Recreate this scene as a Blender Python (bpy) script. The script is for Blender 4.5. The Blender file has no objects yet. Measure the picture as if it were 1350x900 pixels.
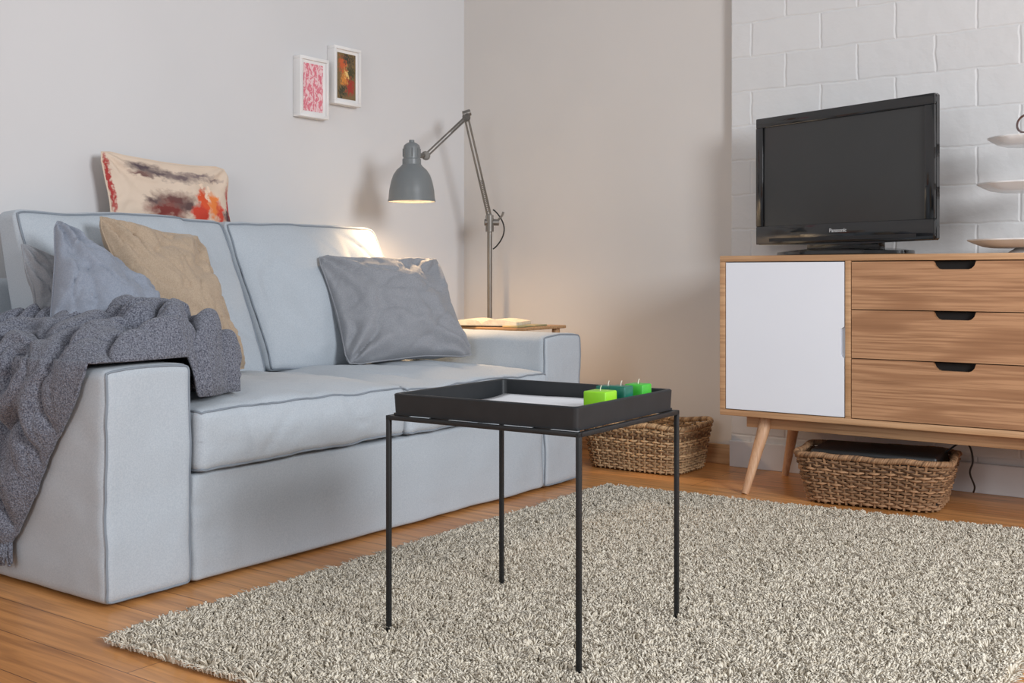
import bpy, bmesh, math, random
import numpy as np
from mathutils import Vector, Matrix, noise, Euler

random.seed(7); np.random.seed(7)
scene = bpy.context.scene
try:
    scene.view_settings.view_transform = 'Standard'
    scene.view_settings.look = 'None'
except Exception:
    pass

# ---------------------------------------------------------------- colour / material helpers
def C(r, g, b, a=1.0):
    def f(c):
        c = c/255.0
        return c/12.92 if c <= 0.04045 else ((c+0.055)/1.055)**2.4
    return (f(r), f(g), f(b), a)

def new_mat(name):
    m = bpy.data.materials.new(name); m.use_nodes = True
    nt = m.node_tree
    return m, nt, nt.nodes['Principled BSDF']

def mat(name, c1, c2=None, rough=0.6, scale=8.0, stretch=(1, 1, 1), bump=0.0, bscale=200.0,
        bdist=0.002, metallic=0.0, sheen=0.0, island=False, spec=None, detail=5.0, coat=0.0, lo=0.35, hi=0.65):
    m, nt, p = new_mat(name)
    L = nt.links
    p.inputs['Roughness'].default_value = rough
    p.inputs['Metallic'].default_value = metallic
    if sheen: p.inputs['Sheen Weight'].default_value = sheen
    if coat: p.inputs['Coat Weight'].default_value = coat
    if spec is not None: p.inputs['Specular IOR Level'].default_value = spec
    tc = nt.nodes.new('ShaderNodeTexCoord')
    mp = nt.nodes.new('ShaderNodeMapping'); mp.inputs['Scale'].default_value = stretch
    L.new(tc.outputs['Object'], mp.inputs['Vector'])
    if c2 is None: c2 = tuple(min(1, x*0.93) for x in c1[:3])+(1,)
    if island:
        g = nt.nodes.new('ShaderNodeNewGeometry')
        src = g.outputs['Random Per Island']
    else:
        n = nt.nodes.new('ShaderNodeTexNoise'); n.inputs['Scale'].default_value = scale
        n.inputs['Detail'].default_value = detail
        L.new(mp.outputs['Vector'], n.inputs['Vector'])
        src = n.outputs['Fac']
    r = nt.nodes.new('ShaderNodeValToRGB')
    r.color_ramp.elements[0].color = c1; r.color_ramp.elements[1].color = c2
    if not island:
        r.color_ramp.elements[0].position = lo; r.color_ramp.elements[1].position = hi
    L.new(src, r.inputs['Fac']); L.new(r.outputs['Color'], p.inputs['Base Color'])
    if bump > 0:
        n2 = nt.nodes.new('ShaderNodeTexNoise'); n2.inputs['Scale'].default_value = bscale
        n2.inputs['Detail'].default_value = 3
        L.new(mp.outputs['Vector'], n2.inputs['Vector'])
        b = nt.nodes.new('ShaderNodeBump'); b.inputs['Strength'].default_value = bump
        b.inputs['Distance'].default_value = bdist
        L.new(n2.outputs['Fac'], b.inputs['Height']); L.new(b.outputs['Normal'], p.inputs['Normal'])
    return m

def wood(name, c1, c2, c3, axis='x', ring=5.0, rough=0.5, stretch=0.9):
    m, nt, p = new_mat(name); L = nt.links
    p.inputs['Roughness'].default_value = rough
    tc = nt.nodes.new('ShaderNodeTexCoord')
    oi = nt.nodes.new('ShaderNodeObjectInfo')
    ofs = nt.nodes.new('ShaderNodeVectorMath'); ofs.operation = 'ADD'
    L.new(tc.outputs['Object'], ofs.inputs[0]); L.new(oi.outputs['Random'], ofs.inputs[1])
    mp = nt.nodes.new('ShaderNodeMapping')
    s_ = stretch
    mp.inputs['Scale'].default_value = {'x': (s_, 6, 6), 'y': (6, s_, 6), 'z': (6, 6, s_)}[axis]
    L.new(ofs.outputs[0], mp.inputs['Vector'])
    n = nt.nodes.new('ShaderNodeTexNoise'); n.inputs['Scale'].default_value = 1.4; n.inputs['Detail'].default_value = 1.2
    L.new(mp.outputs['Vector'], n.inputs['Vector'])
    mul = nt.nodes.new('ShaderNodeMath'); mul.operation = 'MULTIPLY'; mul.inputs[1].default_value = ring*6
    L.new(n.outputs['Fac'], mul.inputs[0])
    sn = nt.nodes.new('ShaderNodeMath'); sn.operation = 'SINE'; L.new(mul.outputs[0], sn.inputs[0])
    mr = nt.nodes.new('ShaderNodeMapRange'); mr.inputs['From Min'].default_value = -1
    L.new(sn.outputs[0], mr.inputs['Value'])
    r = nt.nodes.new('ShaderNodeValToRGB')
    r.color_ramp.elements[0].color = c2; r.color_ramp.elements[1].color = c1
    r.color_ramp.elements[0].position = 0.0; r.color_ramp.elements[1].position = 0.45
    L.new(mr.outputs[0], r.inputs['Fac'])
    mp2 = nt.nodes.new('ShaderNodeMapping')
    mp2.inputs['Scale'].default_value = {'x': (4, 160, 160), 'y': (160, 4, 160), 'z': (160, 160, 4)}[axis]
    L.new(tc.outputs['Object'], mp2.inputs['Vector'])
    n2 = nt.nodes.new('ShaderNodeTexNoise'); n2.inputs['Scale'].default_value = 1.0; n2.inputs['Detail'].default_value = 4
    L.new(mp2.outputs['Vector'], n2.inputs['Vector'])
    r2 = nt.nodes.new('ShaderNodeValToRGB'); r2.color_ramp.elements[0].position = 0.32; r2.color_ramp.elements[1].position = 0.58
    L.new(n2.outputs['Fac'], r2.inputs['Fac'])
    mx = nt.nodes.new('ShaderNodeMix'); mx.data_type = 'RGBA'
    L.new(r2.outputs['Color'], mx.inputs['Factor'])
    mx.inputs[6].default_value = c3
    L.new(r.outputs['Color'], mx.inputs[7])
    L.new(mx.outputs[2], p.inputs['Base Color'])
    return m

def painted(name, base, blobs, distort=0.12, nscale=5.0, rough=0.8, grain=None):
    m, nt, p = new_mat(name); L = nt.links
    p.inputs['Roughness'].default_value = rough
    tc = nt.nodes.new('ShaderNodeTexCoord')
    n = nt.nodes.new('ShaderNodeTexNoise'); n.inputs['Scale'].default_value = nscale; n.inputs['Detail'].default_value = 6
    L.new(tc.outputs['UV'], n.inputs['Vector'])
    s = nt.nodes.new('ShaderNodeVectorMath'); s.operation = 'SUBTRACT'; s.inputs[1].default_value = (0.5, 0.5, 0.5)
    L.new(n.outputs['Color'], s.inputs[0])
    sc = nt.nodes.new('ShaderNodeVectorMath'); sc.operation = 'SCALE'; sc.inputs['Scale'].default_value = distort
    L.new(s.outputs[0], sc.inputs[0])
    ad = nt.nodes.new('ShaderNodeVectorMath'); ad.operation = 'ADD'
    L.new(tc.outputs['UV'], ad.inputs[0]); L.new(sc.outputs[0], ad.inputs[1])
    prev = None
    for (cx, cy, rx, ry, col, soft) in blobs:
        a = nt.nodes.new('ShaderNodeVectorMath'); a.operation = 'SUBTRACT'; a.inputs[1].default_value = (cx, cy, 0)
        L.new(ad.outputs[0], a.inputs[0])
        b = nt.nodes.new('ShaderNodeVectorMath'); b.operation = 'MULTIPLY'; b.inputs[1].default_value = (1/rx, 1/ry, 0)
        L.new(a.outputs[0], b.inputs[0])
        ln = nt.nodes.new('ShaderNodeVectorMath'); ln.operation = 'LENGTH'; L.new(b.outputs[0], ln.inputs[0])
        mr = nt.nodes.new('ShaderNodeMapRange'); mr.inputs['From Min'].default_value = 1+soft
        mr.inputs['From Max'].default_value = 1-soft
        L.new(ln.outputs['Value'], mr.inputs['Value'])
        mx = nt.nodes.new('ShaderNodeMix'); mx.data_type = 'RGBA'
        L.new(mr.outputs[0], mx.inputs['Factor'])
        if prev is None: mx.inputs[6].default_value = base
        else: L.new(prev, mx.inputs[6])
        mx.inputs[7].default_value = col
        prev = mx.outputs[2]
    L.new(prev, p.inputs['Base Color'])
    return m

# ---------------------------------------------------------------- object helpers
EMAT = {}
def empty(name, loc, label, category, rotz=0.0, group=None):
    o = bpy.data.objects.new(name, None); o.empty_display_size = 0.1
    o.location = loc; o.rotation_euler = (0, 0, rotz)
    scene.collection.objects.link(o)
    o['label'] = label; o['category'] = category
    if group: o['group'] = group
    EMAT[o.name] = Matrix.Translation(Vector(loc)) @ Matrix.Rotation(rotz, 4, 'Z')
    return o

def finish(bm, name, mats, parent=None, local=False, smooth=True, label=None, category=None,
           kind=None, group=None, recenter=True, angle=40, recalc=True):
    if recalc: bmesh.ops.recalc_face_normals(bm, faces=bm.faces[:])
    me = bpy.data.meshes.new(name)
    bm.to_mesh(me); bm.free()
    return finish_mesh(me, name, mats, parent, local, smooth, label, category, kind, group, recenter, angle)

def finish_mesh(me, name, mats, parent=None, local=False, smooth=True, label=None, category=None,
                kind=None, group=None, recenter=True, angle=40):
    o = bpy.data.objects.new(name, me)
    scene.collection.objects.link(o)
    if not isinstance(mats, (list, tuple)): mats = [mats]
    for m in mats: me.materials.append(m)
    if smooth:
        me.polygons.foreach_set('use_smooth', [True]*len(me.polygons))
        try: me.set_sharp_from_angle(angle=math.radians(angle))
        except Exception: pass
    if recenter:
        n = len(me.vertices); co = np.empty(n*3, dtype=np.float32); me.vertices.foreach_get('co', co)
        co = co.reshape(-1, 3); c = (co.min(0)+co.max(0))/2
        if parent is None: c[2] = co[:, 2].min()
        co -= c; me.vertices.foreach_set('co', co.ravel()); me.update()
        o.location = Vector([float(v) for v in c])
    if parent is not None:
        o.parent = parent
        if not local:
            o.matrix_parent_inverse = EMAT.get(parent.name, Matrix.Identity(4)).inverted()
    if label: o['label'] = label
    if category: o['category'] = category
    if kind: o['kind'] = kind
    if group: o['group'] = group
    return o

def add_box(bm, lo, hi, bevel=0.0, segs=2, mi=0):
    lo = Vector(lo); hi = Vector(hi); c = (lo+hi)/2; d = hi-lo
    r = bmesh.ops.create_cube(bm, size=1.0)
    vs = r['verts']
    for v in vs: v.co = Vector((v.co.x*d.x, v.co.y*d.y, v.co.z*d.z))+c
    fs = set(f for v in vs for f in v.link_faces)
    if bevel > 0:
        es = list(set(e for v in vs for e in v.link_edges))
        rr = bmesh.ops.bevel(bm, geom=es, offset=bevel, segments=segs, profile=0.5, affect='EDGES')
        fs = set(rr['faces']) | set(f for f in fs if f.is_valid)
    for f in fs: f.material_index = mi

def box(name, lo, hi, m, bevel=0.003, **kw):
    bm = bmesh.new(); add_box(bm, lo, hi, bevel)
    return finish(bm, name, m, **kw)

def add_tube(bm, pts, r, sides=8, closed=False, caps=True, mi=0):
    pts = [Vector(p) for p in pts]; n = len(pts)
    rad = r if isinstance(r, (list, tuple)) else [r]*n
    tang = []
    for i in range(n):
        if closed: t = pts[(i+1) % n]-pts[i-1]
        else: t = pts[min(i+1, n-1)]-pts[max(i-1, 0)]
        if t.length < 1e-9: t = Vector((0, 0, 1))
        tang.append(t.normalized())
    up = Vector((0, 0, 1)) if abs(tang[0].z) < 0.9 else Vector((1, 0, 0))
    nrm = (up-tang[0]*up.dot(tang[0])).normalized()
    rings = []
    for i in range(n):
        nrm = nrm-tang[i]*nrm.dot(tang[i])
        if nrm.length < 1e-6: nrm = tang[i].orthogonal()
        nrm.normalize(); bi = tang[i].cross(nrm)
        rings.append([bm.verts.new(pts[i]+(nrm*math.cos(2*math.pi*k/sides)+bi*math.sin(2*math.pi*k/sides))*rad[i]) for k in range(sides)])
    m = n if closed else n-1
    for i in range(m):
        a = rings[i]; b = rings[(i+1) % n]
        for k in range(sides):
            f = bm.faces.new((a[k], a[(k+1) % sides], b[(k+1) % sides], b[k])); f.material_index = mi
    if caps and not closed:
        f = bm.faces.new(rings[0][::-1]); f.material_index = mi
        f = bm.faces.new(rings[-1]); f.material_index = mi

def add_lathe(bm, prof, center=(0, 0, 0), n=48, mi=0, wob=None, M=None):
    cx, cy, cz = center; rings = []
    for (r, z) in prof:
        ring = []
        for k in range(n):
            a = 2*math.pi*k/n
            rr = r*(1+(wob(a) if wob else 0))
            p = Vector((rr*math.cos(a), rr*math.sin(a), z))
            if M: p = M @ p
            ring.append(bm.verts.new((cx+p.x, cy+p.y, cz+p.z)))
        rings.append(ring)
    for i in range(len(rings)-1):
        for k in range(n):
            f = bm.faces.new((rings[i][k], rings[i][(k+1) % n], rings[i+1][(k+1) % n], rings[i+1][k])); f.material_index = mi
    return rings

def add_prism(bm, pts, y0, y1, mi=0):
    a = [bm.verts.new((x, y0, z)) for x, z in pts]; b = [bm.verts.new((x, y1, z)) for x, z in pts]
    fs = [bm.faces.new(a), bm.faces.new(b[::-1])]
    n = len(pts)
    for i in range(n): fs.append(bm.faces.new((a[i], b[i], b[(i+1) % n], a[(i+1) % n])))
    for f in fs: f.material_index = mi

def add_softbox(bm, fmap, cuts=26):
    tmp = bmesh.new(); bmesh.ops.create_cube(tmp, size=2.0)
    bmesh.ops.subdivide_edges(tmp, edges=tmp.edges[:], cuts=cuts, use_grid_fill=True)
    vm2 = {v: bm.verts.new(fmap(v.co)) for v in tmp.verts}
    for f in tmp.faces: bm.faces.new([vm2[v] for v in f.verts])
    tmp.free()

def round_map(h, r):
    h = Vector(h)
    def f(p):
        q = Vector([h[i]*(0.5*p[i]+0.5*math.sin(p[i]*math.pi/2)) for i in range(3)])
        inn = Vector([max(-(h[i]-r), min(h[i]-r, q[i])) for i in range(3)])
        d = q-inn
        if d.length > 1e-9: d = d.normalized()*r
        return inn+d
    return f

def cube_loop(axis, val, n=24):
    out = []
    o = [i for i in range(3) if i != axis]
    for (sa, sb, ea, eb) in ((-1, -1, 1, -1), (1, -1, 1, 1), (1, 1, -1, 1), (-1, 1, -1, -1)):
        for k in range(n):
            t = k/n; p = [0, 0, 0]; p[axis] = val
            p[o[0]] = sa+(ea-sa)*t; p[o[1]] = sb+(eb-sb)*t
            out.append(Vector(p))
    return out
def sstep(a, b, x):
    t = max(0.0, min(1.0, (x-a)/(b-a))); return t*t*(3-2*t)

# ---------------------------------------------------------------- materials
M_wall = mat('wall_paint', C(212, 211, 211), C(207, 206, 206), rough=0.9, scale=1.2, bump=0.15, bscale=300, bdist=0.001)
M_wallb = mat('wall_paint_lamp_tint', C(207, 202, 197), C(202, 197, 192), rough=0.9, scale=1.2, bump=0.15, bscale=300, bdist=0.001)  # back wall tone: the lamp's warm bounce is put into the paint colour
M_fab = mat('sofa_fabric', C(182, 189, 195), C(170, 178, 186), rough=0.95, scale=320, bump=0.4, bscale=700, bdist=0.001, sheen=0.12, detail=2)
M_pipe = mat('sofa_piping', C(132, 140, 149), rough=0.95)
M_black = mat('black_foot', C(22, 22, 24), rough=0.5)
M_blackmetal = mat('black_powder_coat', C(20, 22, 24), C(25, 27, 29), rough=0.45, scale=40)
M_tray = mat('tray_black', C(26, 29, 32), C(31, 34, 37), rough=0.5, scale=30)
M_lime = mat('lime_wax', C(150, 215, 40), C(135, 205, 30), rough=0.4, scale=20)
M_teal = mat('teal_wax', C(20, 110, 90), C(16, 90, 74), rough=0.35, scale=20)
M_green = mat('green_wax', C(70, 185, 55), C(60, 170, 50), rough=0.4, scale=20)
M_wick = mat('wick', C(225, 220, 205), rough=0.9)
M_paper = mat('paper_white', C(238, 238, 240), rough=0.7)
M_white = mat('white_lacquer', C(232, 234, 240), C(229, 231, 237), rough=0.35, scale=2)
M_whiteframe = mat('white_frame', C(232, 230, 228), rough=0.4)
M_porc = mat('porcelain', C(238, 239, 240), C(233, 234, 235), rough=0.2)
M_oakframe = wood('oak_frame', C(202, 160, 120), C(188, 144, 104), C(172, 130, 92), 'x', 3)
M_oakfront = wood('oak_drawer', C(186, 140, 102), C(160, 115, 80), C(146, 103, 70), 'x', 5, stretch=0.8)
M_oakleg = wood('oak_leg', C(210, 170, 134), C(202, 158, 122), C(186, 142, 106), 'z', 3)
M_recess_shade = mat('recess_shade', C(18, 15, 13), rough=0.9)  # near-black colour painted as the shade inside the drawer cut-outs
M_tvframe = mat('tv_gloss_black', C(12, 12, 13), C(16, 16, 17), rough=0.12, scale=3, coat=0.5)
M_screen = mat('tv_screen', C(54, 55, 55), C(50, 51, 51), rough=0.2, scale=2, spec=0.5)
M_letter = mat('lettering_silver', C(200, 200, 200), rough=0.4)
M_lamp = mat('lamp_grey_enamel', C(120, 124, 125), C(112, 116, 117), rough=0.38, scale=3)
M_lampmetal = mat('lamp_grey_metal', C(125, 120, 114), C(112, 108, 102), rough=0.35, scale=12, metallic=0.4)
M_cable = mat('cable_black', C(25, 24, 24), rough=0.6)
M_pgrey = mat('cushion_grey_linen', C(148, 150, 154), C(134, 136, 142), rough=0.95, scale=300, bump=0.4, bscale=500, bdist=0.0015, sheen=0.15)
M_pblue = mat('cushion_blue_linen', C(144, 150, 162), C(130, 137, 150), rough=0.95, scale=300, bump=0.4, bscale=500, bdist=0.0015, sheen=0.15)
M_ptan = mat('cushion_tan_linen', C(180, 160, 138), C(166, 146, 124), rough=0.95, scale=300, bump=0.4, bscale=500, bdist=0.0015, sheen=0.15)
M_throw = mat('throw_knit', C(134, 137, 148), C(68, 70, 82), rough=1.0, scale=300, bump=1.0, bscale=220, bdist=0.005, sheen=0.15, detail=3)
M_rug = mat('rug_pile', C(208, 197, 178), C(236, 227, 210), rough=1.0, island=True)
M_rugbase = mat('rug_base', C(200, 188, 168), rough=1.0)
M_wick1 = mat('wicker_light', C(198, 166, 126), C(106, 78, 52), rough=0.7, island=True)
M_wick2 = mat('wicker_brown', C(172, 132, 96), C(88, 62, 40), rough=0.7, island=True)
M_baseb = wood('baseboard_oak', C(214, 172, 128), C(200, 156, 112), C(184, 140, 98), 'x', 3)
M_basewhite = mat('baseboard_white', C(218, 216, 216), rough=0.5)
M_player = mat('player_black', C(14, 14, 15), rough=0.45)
M_bookp = mat('book_pages', C(228, 216, 194), C(214, 200, 176), rough=0.9, scale=60)
M_bookc = mat('book_cover', C(66, 52, 38), rough=0.6)
M_maga = mat('magazine_cover', C(196, 170, 120), C(110, 120, 90), rough=0.4, scale=14)
M_ring = mat('ring_metal', C(120, 84, 74), C(160, 150, 150), rough=0.25, metallic=0.8, scale=40)
DK = C(96, 82, 84)
M_pillowart = painted('cushion_landscape_print', C(216, 196, 176), [
    (0.32, 0.86, 0.09, 0.045, C(84, 70, 76), 0.6), (0.42, 0.82, 0.10, 0.035, DK, 0.6), (0.55, 0.80, 0.08, 0.04, C(110, 94, 94), 0.7), (0.68, 0.84, 0.09, 0.025, C(130, 112, 110), 0.6),
    (0.30, 0.79, 0.07, 0.02, C(120, 90, 84), 0.6), (0.80, 0.80, 0.07, 0.02, C(140, 122, 118), 0.6),
    (0.48, 0.60, 0.11, 0.055, C(104, 66, 62), 0.6), (0.42, 0.52, 0.12, 0.06, C(120, 50, 44), 0.5), (0.56, 0.55, 0.06, 0.04, C(90, 66, 64), 0.5), (0.34, 0.58, 0.05, 0.03, C(96, 76, 74), 0.6),
    (0.68, 0.60, 0.045, 0.11, C(214, 84, 44), 0.3), (0.77, 0.58, 0.05, 0.10, C(228, 128, 62), 0.3), (0.64, 0.50, 0.06, 0.07, C(196, 62, 42), 0.3), (0.83, 0.52, 0.04, 0.08, C(206, 70, 50), 0.3),
    (0.67, 0.745, 0.02, 0.028, C(240, 214, 190), 0.2), (0.75, 0.71, 0.02, 0.026, C(240, 214, 190), 0.2), (0.72, 0.66, 0.02, 0.045, C(240, 212, 186), 0.3),
    (0.96, 0.58, 0.03, 0.14, C(180, 48, 54), 0.5), (0.92, 0.50, 0.05, 0.05, C(90, 56, 58), 0.5), (0.03, 0.70, 0.022, 0.30, C(168, 54, 50), 0.5)],
    distort=0.12, nscale=24)
M_art2 = painted('flower_print', C(120, 98, 64), [
    (0.3, 0.75, 0.22, 0.14, C(196, 92, 52), 0.4), (0.72, 0.62, 0.2, 0.16, C(70, 66, 44), 0.4),
    (0.4, 0.42, 0.2, 0.14, C(206, 132, 60), 0.4), (0.7, 0.28, 0.22, 0.16, C(160, 54, 44), 0.4),
    (0.25, 0.16, 0.2, 0.12, C(56, 60, 46), 0.4), (0.6, 0.9, 0.3, 0.08, C(66, 60, 50), 0.4),
    (0.5, 0.57, 0.1, 0.08, C(228, 190, 120), 0.4)], distort=0.7, nscale=14)

M_art1, nt, p = new_mat('pink_pattern_print'); L = nt.links
tc = nt.nodes.new('ShaderNodeTexCoord')
vo = nt.nodes.new('ShaderNodeTexNoise'); vo.inputs['Scale'].default_value = 8; vo.inputs['Distortion'].default_value = 1.5
L.new(tc.outputs['UV'], vo.inputs['Vector'])
rp = nt.nodes.new('ShaderNodeValToRGB'); rp.color_ramp.elements[0].color = C(216, 116, 132); rp.color_ramp.elements[1].color = C(232, 200, 202)
rp.color_ramp.elements[0].position = 0.44; rp.color_ramp.elements[1].position = 0.56
L.new(vo.outputs['Fac'], rp.inputs['Fac']); L.new(rp.outputs['Color'], p.inputs['Base Color'])

# floor boards
M_floor, nt, p = new_mat('floor_oak_boards'); L = nt.links
tc = nt.nodes.new('ShaderNodeTexCoord')
br = nt.nodes.new('ShaderNodeTexBrick')
br.inputs['Scale'].default_value = 1; br.inputs['Brick Width'].default_value = 1.3; br.inputs['Row Height'].default_value = 0.125
br.inputs['Mortar Size'].default_value = 0.0012; br.inputs['Mortar Smooth'].default_value = 0.3; br.offset = 0.37
br.inputs['Color1'].default_value = C(216, 156, 96); br.inputs['Color2'].default_value = C(190, 128, 70); br.inputs['Mortar'].default_value = C(100, 60, 32)
L.new(tc.outputs['Object'], br.inputs['Vector'])
mp = nt.nodes.new('ShaderNodeMapping'); mp.inputs['Scale'].default_value = (2.0, 34, 1); L.new(tc.outputs['Object'], mp.inputs['Vector'])
nz = nt.nodes.new('ShaderNodeTexNoise'); nz.inputs['Scale'].default_value = 1.6; nz.inputs['Detail'].default_value = 6; nz.inputs['Distortion'].default_value = 0.6
L.new(mp.outputs['Vector'], nz.inputs['Vector'])
rp = nt.nodes.new('ShaderNodeValToRGB'); rp.color_ramp.elements[0].color = (0.64, 0.58, 0.52, 1); rp.color_ramp.elements[1].color = (1.1, 1.08, 1.05, 1)
rp.color_ramp.elements[0].position = 0.3; rp.color_ramp.elements[1].position = 0.62
L.new(nz.outputs['Fac'], rp.inputs['Fac'])
mx = nt.nodes.new('ShaderNodeMix'); mx.data_type = 'RGBA'; mx.blend_type = 'MULTIPLY'; mx.inputs['Factor'].default_value = 1
L.new(br.outputs['Color'], mx.inputs[6]); L.new(rp.outputs['Color'], mx.inputs[7]); L.new(mx.outputs[2], p.inputs['Base Color'])
p.inputs['Roughness'].default_value = 0.32

# white painted block wall
M_brick, nt, p = new_mat('white_painted_blocks'); L = nt.links
tc = nt.nodes.new('ShaderNodeTexCoord'); sp = nt.nodes.new('ShaderNodeSeparateXYZ'); cb = nt.nodes.new('ShaderNodeCombineXYZ')
L.new(tc.outputs['Object'], sp.inputs[0]); L.new(sp.outputs['X'], cb.inputs['X']); L.new(sp.outputs['Z'], cb.inputs['Y'])
nzz = nt.nodes.new('ShaderNodeTexNoise'); nzz.inputs['Scale'].default_value = 16; L.new(cb.outputs[0], nzz.inputs['Vector'])
sc = nt.nodes.new('ShaderNodeVectorMath'); sc.operation = 'SCALE'; sc.inputs['Scale'].default_value = 0.014; L.new(nzz.outputs['Color'], sc.inputs[0])
ad = nt.nodes.new('ShaderNodeVectorMath'); ad.operation = 'ADD'; L.new(cb.outputs[0], ad.inputs[0]); L.new(sc.outputs[0], ad.inputs[1])
br = nt.nodes.new('ShaderNodeTexBrick'); br.inputs['Scale'].default_value = 1
br.inputs['Brick Width'].default_value = 0.27; br.inputs['Row Height'].default_value = 0.13
br.inputs['Mortar Size'].default_value = 0.0070; br.inputs['Mortar Smooth'].default_value = 1.0
br.inputs['Color1'].default_value = C(212, 211, 210); br.inputs['Color2'].default_value = C(208, 207, 206); br.inputs['Mortar'].default_value = C(214, 213, 212)
L.new(ad.outputs[0], br.inputs['Vector']); L.new(br.outputs['Color'], p.inputs['Base Color'])
nb = nt.nodes.new('ShaderNodeTexNoise'); nb.inputs['Scale'].default_value = 16; nb.inputs['Detail'].default_value = 5; L.new(cb.outputs[0], nb.inputs['Vector'])
hm = nt.nodes.new('ShaderNodeMath'); hm.operation = 'MULTIPLY_ADD'; hm.inputs[1].default_value = -0.8
L.new(br.outputs['Fac'], hm.inputs[0])
hs = nt.nodes.new('ShaderNodeMath'); hs.operation = 'MULTIPLY'; hs.inputs[1].default_value = 1.5; L.new(nb.outputs['Fac'], hs.inputs[0])
L.new(hs.outputs[0], hm.inputs[2])
bp = nt.nodes.new('ShaderNodeBump'); bp.inputs['Strength'].default_value = 0.55; bp.inputs['Distance'].default_value = 0.0045
L.new(hm.outputs[0], bp.inputs['Height']); L.new(bp.outputs['Normal'], p.inputs['Normal'])
p.inputs['Roughness'].default_value = 0.5

# ---------------------------------------------------------------- room shell
XL = -3.175; YB = 4.0
S = dict(kind='structure', recenter=False, smooth=False)
box('floor', (XL-0.1, -2.5, -0.1), (3.2, YB+0.1, 0.0), M_floor, bevel=0, **S)
box('wall_left', (XL-0.1, -2.5, 0), (XL, YB+0.1, 2.7), M_wall, bevel=0, **S)
box('wall_back', (XL, YB, 0), (3.2, YB+0.1, 2.7), M_wallb, bevel=0, **S)
box('wall_back_blocks', (-1.845, YB-0.035, 0), (3.2, YB, 2.7), M_brick, bevel=0.004, **S)
box('baseboard_back', (XL, YB-0.016, 0), (-1.847, YB, 0.075), M_baseb, bevel=0.003, **S)
box('baseboard_blocks', (-1.845, YB-0.052, 0), (3.2, YB-0.035, 0.10), M_basewhite, bevel=0.003, **S)
box('baseboard_left', (XL, -2.5, 0), (XL+0.016, YB-0.016, 0.075), M_baseb, bevel=0.003, **S)

# ---------------------------------------------------------------- sofa
XF = -2.15; Y0 = 1.455; Y1 = 3.38; AW = 0.233; AZ = 0.52
sofa = empty('sofa', (-2.62, 2.42, 0), 'light blue-grey fabric two-seat sofa with slipcover and piped cushions', 'sofa')

def wr(p, amp, f=3.0, sd=0.0):
    q = Vector((p.x*f+sd, p.y*f+sd*1.7, p.z*f-sd))
    return noise.noise_vector(q)*amp + noise.noise_vector(q*2.7)*amp*0.4

def crease(p, sd, f=6.0):
    q = Vector((p.x*f*0.5+sd, p.y*f+sd, p.z*f*0.6-sd))
    q = q+noise.noise_vector(q*0.5)*0.8
    return max(0.0, 1-abs(noise.noise(q))*7)*sstep(-.1, .3, noise.noise(q*0.6+Vector((9, 9, 9))))

def sofa_arm(y0, y1, sd):
    lo = Vector((-3.13, y0, 0.006)); hi = Vector((XF, y1, AZ)); c = (lo+hi)/2; h = (hi-lo)/2
    rm = round_map(h, 0.020)
    def f(p):
        q = rm(p)
        bul = (1-(q.x/h.x)**4)*(1-(q.z/h.z)**4)
        q.y += (1 if q.y > 0 else -1)*0.006*bul*abs(q.y)/h.y
        q.z += 0.008*(1-(q.y/h.y)**2)*(1 if q.z > 0 else 0)
        w = c+q
        n = wr(w, 0.005, 5, sd)
        n += wr(w, 0.003, 11, sd+2)*(1-abs(q.z/h.z)**6)
        if w.z < 0.05: n.z = abs(n.z)*0.3
        return w+n
    bm = bmesh.new(); add_softbox(bm, f, 38)
    loop = [f(p)+Vector((0.0015, 0, 0)) for p in cube_loop(0, 1.0, 38)]
    add_tube(bm, loop, 0.0028, 6, closed=True, mi=1)
    return finish(bm, 'arm', [M_fab, M_pipe], parent=sofa, angle=60)
sofa_arm(Y0, Y0+AW, 1.0); sofa_arm(Y1-AW, Y1, 5.0)

bm = bmesh.new()
lo = Vector((-3.03, Y0+AW+0.001, 0.006)); hi = Vector((XF-0.004, Y1-AW-0.001, 0.262)); c = (lo+hi)/2; h = (hi-lo)/2
rm = round_map(h, 0.012)
def f(p):
    w = c+rm(p); n = wr(w, 0.006, 4, 9)+wr(w, 0.003, 10, 2)
    n.x -= 0.004*crease(w, 3.0, 5)
    if w.z < 0.05: n.z = abs(n.z)*0.3
    return w+n
add_softbox(bm, f, 44)
finish(bm, 'base', [M_fab, M_pipe], parent=sofa, angle=60)
bm = bmesh.new(); add_box(bm, (-3.14, Y0+0.005, 0.012), (-3.035, Y1-0.005, 0.72), 0.03, 4)
finish(bm, 'backrest', M_fab, parent=sofa)
for x in (-2.23, -3.06):
    for y in (Y0+0.075, Y1-0.075):
        bm = bmesh.new(); add_box(bm, (x-0.025, y-0.025, 0), (x+0.025, y+0.025, 0.012), 0.002)
        finish(bm, 'foot', M_black, parent=sofa)
ys = [Y0+AW+0.003, 2.424, Y1-AW-0.003]
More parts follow.
